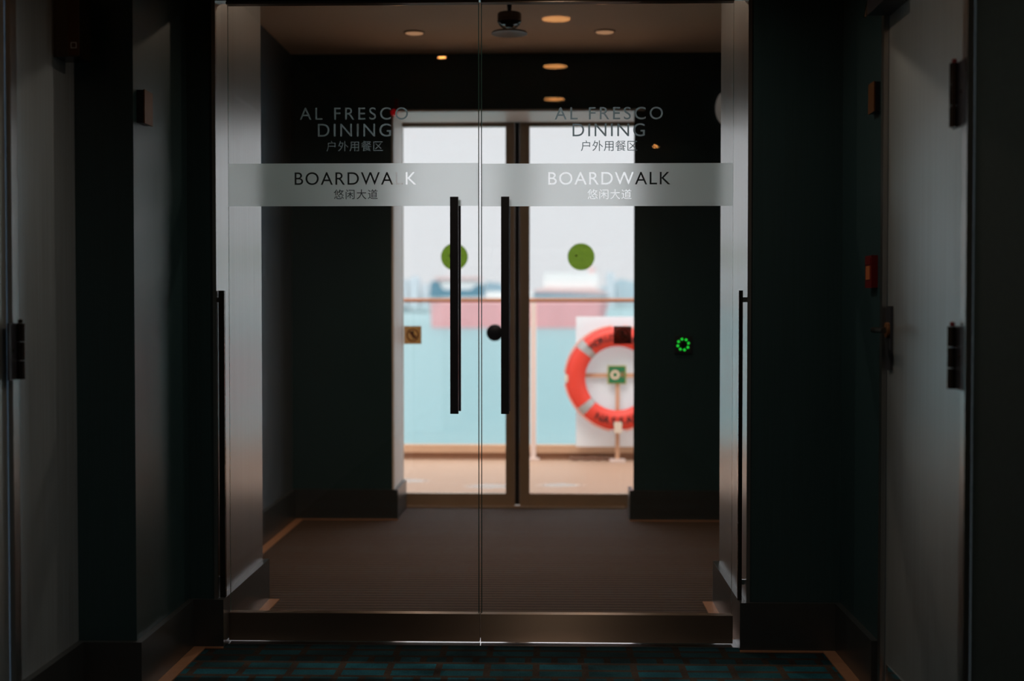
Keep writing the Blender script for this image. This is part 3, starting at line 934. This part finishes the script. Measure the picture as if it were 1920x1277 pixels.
t = thing('door_5', (XR, (RD0 + RD1) / 2, 0.0), 'grey brushed steel door in the right corridor wall', 'door', None, 'structure')
obj('door_leaf', box(XR + 0.004, XR + 0.045, RD0 + 0.012, RD1 - 0.012, 0.010, RDT - 0.012), M['door_steel'], t, bevel=0.002)
obj('kick_plate', box(XR + 0.001, XR + 0.004, RD0 + 0.03, RD1 - 0.03, 0.03, at(1637, 1242, 3.75).z), M['chrome'], t, bevel=0.0006)
for nm, y0, y1 in (('door_jamb', RD1 - 0.010, RD1 + 0.018), ('door_jamb', RD0 - 0.018, RD0 + 0.010)):
    obj(nm, box(XR - 0.010, XR + 0.003, y0, y1, 0.002, RDT + 0.006), M['steel'], t, bevel=0.0015)
obj('door_jamb', box(XR - 0.016, XR - 0.001, RD0 - 0.046, RD0 - 0.030, 0.002, RDT + 0.006), M['steel'], t, bevel=0.0015)
obj('door_head', box(XR - 0.010, XR + 0.003, RD0 + 0.010, RD1 - 0.010, RDT - 0.010, RDT + 0.006), M['steel'], t, bevel=0.0015)
hz = lambda y: at(1800, y, 3.0).z
hinge(t, 'right', XR - 0.010, RD0 + 0.010, hz(232), hz(108), 0.052)
hinge(t, 'right', XR - 0.010, RD0 + 0.010, hz(733), hz(612), 0.052)
py0, py1 = 3.690, 3.735
pz0, pz1 = atx(1646, 690, XR).z, atx(1646, 574, XR).z
pl = obj('lock_plate', box(XR - 0.004, XR + 0.004, py0, py1, pz0, pz1), M['black_metal'], t, bevel=0.001)
lz = atx(1640, 617, XR).z
lev = obj('door_handle', tube([(XR - 0.004, 3.712, lz), (XR - 0.030, 3.712, lz), (XR - 0.042, 3.712, lz), (XR - 0.047, 3.704, lz), (XR - 0.048, 3.690, lz), (XR - 0.048, 3.585, lz)], 0.008, 14), M['bronze'], t, smooth=True)
obj('rose', lathe([(0.0, XR - 0.004), (0.021, XR - 0.004), (0.021, XR - 0.011), (0.0, XR - 0.011)], (0, 3.712, lz), 'x', 28), M['brass'], lev, smooth=True)
cz = at(1645, 30, 3.75).z
cl = obj('door_closer', box(XR - 0.060, XR + 0.004, 3.56, 3.745, cz, cz + 0.055), M['black_metal'], t, bevel=0.003)
obj('closer_arm', prism([(XR - 0.050, cz + 0.050), (XR - 0.058, cz + 0.045), (XR - 0.066, cz - 0.002), (XR - 0.060, cz - 0.004), (XR - 0.044, cz + 0.052)], 'y', 3.748, 3.760), M['chrome'], cl)

t = thing('door_6', (XL0, (LD0 + LD1) / 2, 0.0), 'steel door in the left corridor wall, only its hinge edge in view', 'door', None, 'structure')
obj('door_leaf', box(XL0 - 0.045, XL0 - 0.004, LD0 + 0.012, LD1 - 0.012, 0.010, RDT - 0.012), M['door_steel'], t, bevel=0.002)
obj('door_jamb', box(XL0 - 0.003, XL0 + 0.010, LD1 - 0.008, LD1 + 0.014, 0.002, RDT + 0.006), M['steel'], t, bevel=0.0015)
obj('door_jamb', box(XL0 - 0.003, XL0 + 0.006, LD1 + 0.020, LD1 + 0.040, 0.002, RDT + 0.006), M['steel'], t, bevel=0.0015)
obj('door_jamb', box(XL0 - 0.003, XL0 + 0.010, LD0 - 0.014, LD0 + 0.008, 0.002, RDT + 0.006), M['steel'], t, bevel=0.0015)
hinge(t, 'left', XL0 + 0.010, LD1 - 0.010, at(10, 712, 3.28).z, at(10, 606, 3.28).z)

# ------------------------------------------------------------------ small fittings on the corridor walls
p0, p1 = atx(272, 230, XL1 + 0.024), atx(286, 176, XL1 + 0.024)
t = thing('wall_switch', (XL1, (p0.y + p1.y) / 2, p0.z), 'small brown switch box high on the pier before the doors, left side', 'switch')
obj('housing', box(XL1, XL1 + 0.020, p0.y, p1.y, p0.z, p1.z), M['black_metal'], t, bevel=0.002)
obj('cover_plate', box(XL1 + 0.020, XL1 + 0.024, p0.y - 0.002, p1.y + 0.002, p0.z - 0.001, p1.z + 0.001), M['brass'], t, bevel=0.001)

p0, p1 = atx(1634, 210, XR - 0.020), atx(1634, 155, XR - 0.020)
t = thing('wall_switch', (XR, 3.86, p0.z), 'small amber-brown plate beside the top of the grey steel door', 'switch')
obj('housing', box(XR - 0.014, XR, 3.835, 3.900, p0.z, p1.z), M['black_metal'], t, bevel=0.002)
obj('cover_plate', box(XR - 0.018, XR - 0.014, 3.833, 3.902, p0.z - 0.001, p1.z + 0.001), M['brass'], t, bevel=0.001)

p0, p1 = atx(1630, 540, XR - 0.01), atx(1630, 480, XR - 0.01)
t = thing('fire_call_point', (XR, 3.88, p0.z), 'red fire alarm call point on the wall beside the grey steel door', 'call point')
obj('housing', box(XR - 0.018, XR, 3.850, 3.925, p0.z, p1.z), M['red_plastic'], t, bevel=0.005)
obj('press_panel', box(XR - 0.020, XR - 0.018, 3.866, 3.910, p0.z + 0.024, p1.z - 0.030), M['orange_glow'], t, bevel=0.001)
obj('door_flap', box(XR - 0.020, XR - 0.018, 3.856, 3.918, p1.z - 0.026, p1.z - 0.008), M['red_plastic'], t)

a, b = at(145, 106, 3.60), at(166, 0, 3.60)
t = thing('wall_sign_box', (XL0, 3.62, a.z), 'brown projecting sign box high on the dark left wall', 'sign box')
obj('housing', box(XL0, XL0 + 0.070, 3.600, 3.690, a.z, a.z + 0.19), M['bronze'], t, bevel=0.002)
obj('face_plate', box(XL0 + 0.040, XL0 + 0.0705, 3.597, 3.600, a.z + 0.003, a.z + 0.187), M['brass'], t)
sq = filled([[(XL0 + 0.048, a.z + 0.022), (XL0 + 0.064, a.z + 0.022), (XL0 + 0.064, a.z + 0.038), (XL0 + 0.048, a.z + 0.038)],
             [(XL0 + 0.050, a.z + 0.024), (XL0 + 0.062, a.z + 0.024), (XL0 + 0.062, a.z + 0.036), (XL0 + 0.050, a.z + 0.036)]], 0.0004, 'xz', 3.5964)
link('square_mark', sq, M['grey_paint'], t)

# ------------------------------------------------------------------ vestibule fittings
c = at(1281, 646, 6.945)
t = thing('door_button', (c.x, Y_FAR, c.z - 0.045), 'dark wall button with a ring of eight glowing green dots, on the far vestibule wall', 'button')
obj('back_plate', box(c.x - 0.045, c.x + 0.045, Y_FAR - 0.010, Y_FAR, c.z - 0.045, c.z + 0.045), M['black_metal'], t, bevel=0.002)
obj('push_cap', lathe([(0.0, Y_FAR - 0.017), (0.016, Y_FAR - 0.016), (0.019, Y_FAR - 0.010), (0.0, Y_FAR - 0.010)], (c.x, 0, c.z), 'y', 28), M['bronze'], t, smooth=True)
for k in range(8):
    a = 2 * PI * (k + 0.3) / 8
    obj('light_dot', lathe([(0.0, Y_FAR - 0.0142), (0.0042, Y_FAR - 0.0130), (0.0056, Y_FAR - 0.0100), (0.0, Y_FAR - 0.0100)], (c.x + 0.0285 * math.cos(a), 0, c.z + 0.0285 * math.sin(a)), 'y', 14), M['led'], t, smooth=True)

c = at(741, 200, 6.93)  # solid red piece standing in for a reflection, no fitting here
t = thing('red_reflection', (c.x, Y_FAR, c.z - 0.04), 'small red indicator modelled as a solid fitting on the wall above the upper left corner of the deck opening', 'reflection')
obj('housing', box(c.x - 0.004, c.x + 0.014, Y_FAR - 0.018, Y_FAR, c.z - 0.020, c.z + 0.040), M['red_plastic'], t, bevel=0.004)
obj('lens', lathe([(0.0, Y_FAR - 0.030), (0.012, Y_FAR - 0.026), (0.018, Y_FAR - 0.010), (0.018, Y_FAR), (0.0, Y_FAR)], (c.x - 0.008, 0, c.z - 0.028), 'y', 24), pbr('red_reflection_glow', (0.75, 0.01, 0.02), 0.2, emit=(1, 0.01, 0.02), emit_s=0.10), t, smooth=True)  # faint red glow belongs to the imitated reflection, not to a lamp

c = at(1343, 205, 6.90)
t = thing('emergency_light', (c.x + 0.06, Y_FAR, c.z - 0.11), 'pale rounded wall lamp half hidden behind the right steel jamb', 'wall lamp')
bm = bmesh.new()
bmesh.ops.create_uvsphere(bm, u_segments=28, v_segments=16, radius=1.0)
for v in bm.verts: v.co = Vector((c.x + 0.060 + v.co.x * 0.060, Y_FAR - 0.012 - max(0, -v.co.y) * 0.06 + max(0, v.co.y) * 0.010, c.z + 0.012 + v.co.z * 0.092))
obj('shade', bm, pbr('lamp_shade_white', (0.8, 0.8, 0.78), 0.5, noise=0.02, scale=9, emit=(1.0, 0.93, 0.85), emit_s=0.06), t, smooth=True)
obj('back_plate', box(c.x + 0.02, c.x + 0.10, Y_FAR - 0.008, Y_FAR, c.z - 0.06, c.z + 0.06), M['bronze'], t, bevel=0.002)

# ------------------------------------------------------------------ the open deck
DECK_Y1 = 9.80
struct('floor.002', box(-6.0, 6.0, Y_OUT, DECK_Y1 + 0.05, -0.12, -0.004), M['deck'])
RY = 9.76
rz = lambda y: at(1000, y, RY).z
t = thing('deck_railing', (-0.1, RY, 0.0), 'deck railing with a varnished wooden handrail, pale post and clear panels, before the sea', 'railing')
obj('kick_plate', box(-5.5, 5.5, RY + 0.020, RY + 0.07, -0.004, rz(849)), M['coaming_shade'], t)
obj('coaming', box(-5.5, 5.5, RY - 0.005, RY + 0.09, rz(849), rz(835)), M['coaming'], t, bevel=0.004)
obj('handrail', tube([(-5.5, RY + 0.02, rz(563)), (5.5, RY + 0.02, rz(563))], 0.0155, 20), M['wood'], t, smooth=True)
px0 = at(1000, 700, RY).x
for k in (-2, -1, 0, 1, 2):
    x = px0 + k * 1.9
    p = obj('post', box(x - 0.020, x + 0.020, RY - 0.018, RY + 0.022, -0.004, rz(567)), M['pale_post'], t, bevel=0.004)
    obj('foot_plate', box(x - 0.045, x + 0.045, RY - 0.05, RY + 0.015, -0.004, 0.010), M['pale_post'], p, bevel=0.002)
    obj('glass_panel', box(x + 0.03, x + 1.87, RY + 0.030, RY + 0.040, rz(835), rz(570)), M['rail_glass'], t)

# white board behind the lifebuoy
a, b = at(1080, 832, RY - 0.06), at(1300, 594, RY - 0.06)
o = obj('wind_board', box(a.x, b.x, RY - 0.070, RY - 0.055, 0.10, b.z), M['translucent_panel'], bevel=0.002)
tag(o, 'white board fixed to the railing behind the orange lifebuoy', 'board')

# lifebuoy stand
BY = 9.605
bc = at(1157.5, 709.5, BY)
sx = at(1158, 700, BY + 0.05).x
t = thing('lifebuoy_stand', (sx, BY + 0.06, 0.0), 'tan post and cross arm holding the orange lifebuoy on deck', 'stand')
obj('post', box(sx - 0.014, sx + 0.014, BY + 0.050, BY + 0.074, 0.0, at(1158, 700, BY + 0.05).z), M['tan_paint'], t, bevel=0.002)
az = at(1120, 704, BY + 0.05).z
obj('cross_arm', box(bc.x - 0.345, bc.x + 0.345, BY + 0.050, BY + 0.070, az - 0.015, az + 0.015), M['tan_paint'], t, bevel=0.002)
obj('foot_plate', box(sx - 0.055, sx + 0.055, BY + 0.01, BY + 0.074, -0.004, 0.014), M['pale_post'], t, bevel=0.003)
hz0, hz1 = bc.z - 97.0 / F * BY - 0.010, at(1158, 790, BY).z
obj('hook', box(sx - 0.030, sx + 0.026, BY - 0.062, BY + 0.050, hz0 - 0.006, hz0 + 0.006), M['strap'], t, bevel=0.002)
obj('hook_lip', box(sx - 0.030, sx + 0.026, BY - 0.066, BY - 0.058, hz0 - 0.006, hz1), M['strap'], t, bevel=0.002)

# lifebuoy: flattened ring
RO, RI = 97.0 / F * BY, 60.0 / F * BY
RM, RW, RD = (RO + RI) / 2, (RO - RI) / 2, 0.046
t = thing('lifebuoy', (bc.x, BY, bc.z - RO), 'orange-red lifebuoy with grey tape bands and black lettering, on the deck stand', 'lifebuoy')
bm = bmesh.new()
NU, NV = 96, 24
gv = [[bm.verts.new((bc.x + (RM + RW * math.cos(2 * PI * j / NV)) * math.cos(2 * PI * i / NU), BY + RD * math.sin(2 * PI * j / NV), bc.z + (RM + RW * math.cos(2 * PI * j / NV)) * math.sin(2 * PI * i / NU))) for j in range(NV)] for i in range(NU)]
for i in range(NU):
    for j in range(NV):
        bm.faces.new((gv[i][j], gv[(i + 1) % NU][j], gv[(i + 1) % NU][(j + 1) % NV], gv[i][(j + 1) % NV]))
obj('ring', bm, M['buoy'], t, smooth=True)


def band(a0, a1, g, m, name, j0=0, j1=NV):
    bm = bmesh.new()
    na, rows = 6, []
    full = (j1 - j0) == NV
    for i in range(na + 1):
        a = a0 + (a1 - a0) * i / na
        rows.append([bm.verts.new((bc.x + (RM + (RW + g) * math.cos(2 * PI * j / NV)) * math.cos(a), BY + (RD + g) * math.sin(2 * PI * j / NV), bc.z + (RM + (RW + g) * math.cos(2 * PI * j / NV)) * math.sin(a))) for j in range(j0, j1 + (0 if full else 1))])
    n = len(rows[0])
    for A, B in zip(rows, rows[1:]):
        for j in range(n if full else n - 1):
            bm.faces.new((A[j], B[j], B[(j + 1) % n], A[(j + 1) % n]))
    return obj(name, bm, m, t, smooth=True)


for deg in (45, 137, 222, 315):
    o = band(math.radians(deg - 5.2), math.radians(deg + 5.2), 0.002, M['reflective'], 'tape_band'); o['label'] = 'grey reflective tape'
for deg in (0, 180):
    o = band(math.radians(deg - 4.2), math.radians(deg + 4.2), 0.006, M['strap'], 'rope_strap', -3 + NV, 4 + NV); o['label'] = 'beige strap for the grab line'
for a0, a1 in ((186, 262), (278, 354), (6, 84), (96, 174)):
    sag = -0.012 if a0 > 180 else 0.004
    pts = []
    for i in range(25):
        u = i / 24
        a = math.radians(a0 + (a1 - a0) * u)
        rr = RO + 0.006 + sag * math.sin(PI * u)
        pts.append((bc.x + rr * math.cos(a), BY - 0.020 - 0.018 * math.sin(PI * u), bc.z + rr * math.sin(a)))
    o = obj('grab_line', tube(pts, 0.0065, 8), M['pink_rope'], t, smooth=True); o['label'] = 'faded pink grab line'


def arc_letters(s, a_start, a_step, top, name, size):
    bm = bmesh.new()
    for k, ch in enumerate(s):
        if ch == ' ': continue
        me = text_mesh(ch, 1.0, 0.012)
        b = bounds(me)
        a = math.radians(a_start + a_step * k)
        sc = size / 0.72
        u = Matrix.Diagonal((sc, sc, 1, 1)) @ Matrix.Translation((-(b[0] + b[1]) / 2, -0.36, 0))
        up = Matrix(((1, 0, 0, 0), (0, 0, -1, 0), (0, 1, 0, 0), (0, 0, 0, 1)))
        turn = -(PI / 2 - a) if top else (a + PI / 2)
        rot = Matrix.Rotation(-turn, 4, 'Y')
        rr = RM + (-0.002 if top else 0.002)
        me.transform(Matrix.Translation((bc.x + rr * math.cos(a), BY - RD + 0.004, bc.z + rr * math.sin(a))) @ rot @ up @ u)
        bm.from_mesh(me)
    return obj(name, bm, M['ink'], t)


arc_letters('WORLD', 127, -7.4, True, 'lettering', 0.046)
arc_letters('DREAM', 127 - 6 * 7.4, -7.4, True, 'lettering', 0.046)
arc_letters('NASSAU', 244, 10.4, False, 'lettering', 0.056)

# green lifebuoy sign on the post
a, b = at(1140, 721, BY - 0.02), at(1175, 686, BY - 0.02)
t = thing('lifebuoy_sign', ((a.x + b.x) / 2, BY, a.z), 'square green sign with a pale ring symbol at the middle of the lifebuoy', 'sign')
obj('panel', box(a.x, b.x, BY + 0.038, BY + 0.048, a.z, b.z), M['sign_gold'], t, bevel=0.001)
w = b.x - a.x
obj('green_field', box(a.x + 0.006, b.x - 0.006, BY + 0.035, BY + 0.038, a.z + 0.006, b.z - 0.006), M['sign_green'], t)
cx, cz = a.x + w * 0.40, (a.z + b.z) / 2
link('ring_symbol', filled([circle(cx, cz, w * 0.25, 40), circle(cx, cz, w * 0.13, 40)], 0.0008, 'xz', BY + 0.034), M['sign_pale'], t)
obj('figure_symbol', prism([(cx + w * u, cz + w * v) for u, v in ((0.32, 0.02), (0.40, 0.16), (0.46, 0.14), (0.42, 0.0), (0.46, -0.12), (0.40, -0.14))], 'y', BY + 0.033, BY + 0.035), M['orange_glow'], t)

# rope lying in loops against the kick plate
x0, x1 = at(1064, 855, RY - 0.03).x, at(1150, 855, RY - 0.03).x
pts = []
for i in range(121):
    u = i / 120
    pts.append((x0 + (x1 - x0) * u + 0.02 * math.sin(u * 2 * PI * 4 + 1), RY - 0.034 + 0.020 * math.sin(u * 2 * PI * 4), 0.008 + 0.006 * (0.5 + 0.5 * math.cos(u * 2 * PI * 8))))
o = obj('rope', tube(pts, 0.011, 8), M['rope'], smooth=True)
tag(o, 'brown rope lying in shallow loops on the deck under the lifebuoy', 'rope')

# ------------------------------------------------------------------ sea, ships and far shore (the ship is a little down by the stern, so the sea stands tilted)
SLOPE = 22.0 / F
sea_z = lambda Y: -27.0 + SLOPE * Y
bm = bmesh.new()
ys = [30, 120, 400, 1000, 2500, 6000]
rows = [[bm.verts.new((X, Y, sea_z(Y))) for X in (-5000, -1500, -300, 0, 300, 1500, 5000)] for Y in ys]
for A, B in zip(rows, rows[1:]):
    for i in range(6): bm.faces.new((A[i], A[i + 1], B[i + 1], B[i]))
o = obj('sea', bm, M['sea']); o['kind'] = 'structure'

SY = 1200.0
wz = sea_z(SY)


def q(x, y, Y=SY):
    p = at(x, y, Y)
    return p.x, p.z


xs0, zdk = q(804, 566); xs1, _ = q(1143, 566)
t = thing('cargo_ship', ((xs0 + xs1) / 2, SY, wz), 'salmon red hulled cargo ship with blue bulwark and white deckhouses, anchored off the deck', 'ship')


def hull(x0, x1, z0, z1, beam, rake0, rake1, n=40):
    """a ship's side: plan view tapers towards both ends, the ends rake with height"""
    bm = bmesh.new()
    rings = []
    for i in range(n + 1):
        u = i / n
        w = beam / 2 * min(1.0, (min(u / 0.10, 1.0)) ** 0.45, (min((1 - u) / 0.06, 1.0)) ** 0.5)
        w = max(w, 0.6)
        r = []
        for v in (0.0, 0.5, 1.0):
            X = x0 + (x1 - x0) * u + (rake0 * (1 - v) if u < 0.12 else 0) * (1 - u / 0.12 if u < 0.12 else 0) - (rake1 * (1 - v)) * ((u - 0.9) / 0.1 if u > 0.9 else 0)
            ww = w * (0.8 + 0.2 * v)
            Z = z0 + (z1 - z0) * v
            r.append(((X, SY - ww + beam / 2, Z), (X, SY + ww + beam / 2, Z)))
        rings.append([bm.verts.new(p[0]) for p in r] + [bm.verts.new(p[1]) for p in r[::-1]])
    for A, B in zip(rings, rings[1:]):
        for j in range(6):
            bm.faces.new((A[j], A[(j + 1) % 6], B[(j + 1) % 6], B[j]))
    bm.faces.new(rings[0]); bm.faces.new(rings[-1][::-1])
    return bm


zr = q(900, 567)[1]
obj('hull', hull(xs0, xs1, wz - 2, zr, 26, 1.5, 7), M['hull_red'], t, smooth=True)
zw = q(900, 557)[1]
obj('white_strake', hull(xs0 - 0.5, xs1 + 0.3, zr, zw, 26.4, 0, 0), M['ship_white'], t, smooth=True)
B = lambda name, x0, y0, x1, y1, m, d0, d1: obj(name, box(q(x0, y1)[0], q(x1, y0)[0], SY + d0, SY + d1, q(x0, y1)[1], q(x1, y0)[1]), m, t)
pol = [q(*p) for p in ((806, 557), (806, 536), (809, 527), (820, 527), (826, 538), (833, 543), (882, 543), (890, 537), (896, 533), (905, 532), (906, 557))]
obj('bulwark', prism(pol, 'y', SY + 0.5, SY + 25), M['hull_blue'], t)
obj('bulwark', prism([q(*p) for p in ((906, 557), (906, 545), (912, 528), (938, 531), (946, 540), (946, 547), (910, 547), (910, 557))], 'y', SY + 3, SY + 24), pbr('pale_blue_paint', (0.22, 0.34, 0.42), 0.6, noise=0.05, scale=0.06), t)
obj('bulwark', prism([q(*p) for p in ((1000, 557), (1000, 549), (1060, 550), (1142, 554), (1142, 557))], 'y', SY + 0.5, SY + 25), M['hull_blue'], t)
B('deckhouse', 826, 526, 893, 544, M['ship_white'], 4, 20)
B('deckhouse', 910, 547, 1000, 557, M['ship_white'], 3, 22)
B('deckhouse', 1020, 512, 1122, 540, M['ship_white'], 6, 20)
B('top_deck', 815, 519, 902, 525.5, M['ship_pink'], 2, 22)
obj('cargo_deck', prism([q(*p) for p in ((1000, 549), (1004, 543), (1030, 539), (1070, 541), (1110, 540), (1130, 545), (1143, 553), (1060, 550))], 'y', SY + 1, SY + 24), M['ship_pink'], t)
B('funnel', 1105, 500, 1116, 513, M['ship_pink'], 10, 17)
B('mast', 838, 508, 840, 520, M['ship_white'], 11, 13)

bx, bz = q(757, 586, 1350)
pol = [q(*p, 1350) for p in ((752, 586), (748, 577), (756, 574), (766, 577), (775, 581), (803, 582), (805, 587))]
o = obj('barge', prism(pol, 'y', 1350, 1362), M['ship_grey'])
tag(o, 'low grey barge lying beyond the bow of the red cargo ship', 'barge')

LY = 3200.0
pol = [q(x, y, LY) for x, y in ((300, 572), (300, 551), (560, 548), (700, 551), (760, 550), (772, 548), (806, 550), (900, 549), (1000, 547), (1120, 545), (1150, 530), (1165, 522), (1185, 528), (1215, 524), (1300, 540), (1500, 546), (1500, 572))]
o = obj('land', prism(pol, 'y', LY, LY + 300), M['land']); o['kind'] = 'structure'
for x0, y0, x1, y1, lab in ((758, 527, 768, 551, 'hazy tall block on the far shore beside the door edge'), (772, 522, 790, 550, 'hazy wide block on the far shore before the cargo ship bow'), (796, 535, 804, 550, 'hazy low block on the far shore touching the cargo ship bow'), (1136, 514, 1150, 548, 'hazy block on the far shore behind the cargo ship stern')):
    p0, p1 = (q(x0, y1, LY)[0], sea_z(LY - 60) - 0.02), q(x1, y0, LY)
    t2 = thing('harbour_building', ((p0[0] + p1[0]) / 2, LY - 60, p0[1]), lab, 'building', 'far harbour buildings')
    obj('block', box(p0[0], p1[0], LY - 60, LY - 10, p0[1], p1[1]), M['far_block'], t2)
    obj('roof_house', box(p0[0] + (p1[0] - p0[0]) * 0.3, p0[0] + (p1[0] - p0[0]) * 0.7, LY - 50, LY - 20, p1[1], p1[1] + 5), M['far_block'], t2)

# sea haze
m, N, L, p = mat('sea_haze')
N.remove(p)
vs = N.new('ShaderNodeVolumeScatter')
vs.inputs['Color'].default_value = (1.0, 1.0, 1.0, 1)
vs.inputs['Density'].default_value = 0.00010
vs.inputs['Anisotropy'].default_value = 0.0
L.new(vs.outputs[0], N['Material Output'].inputs['Volume'])
o = obj('horizon_haze', box(-4500, 4500, 60, 4200, -45, 500), m)
o['kind'] = 'stuff'
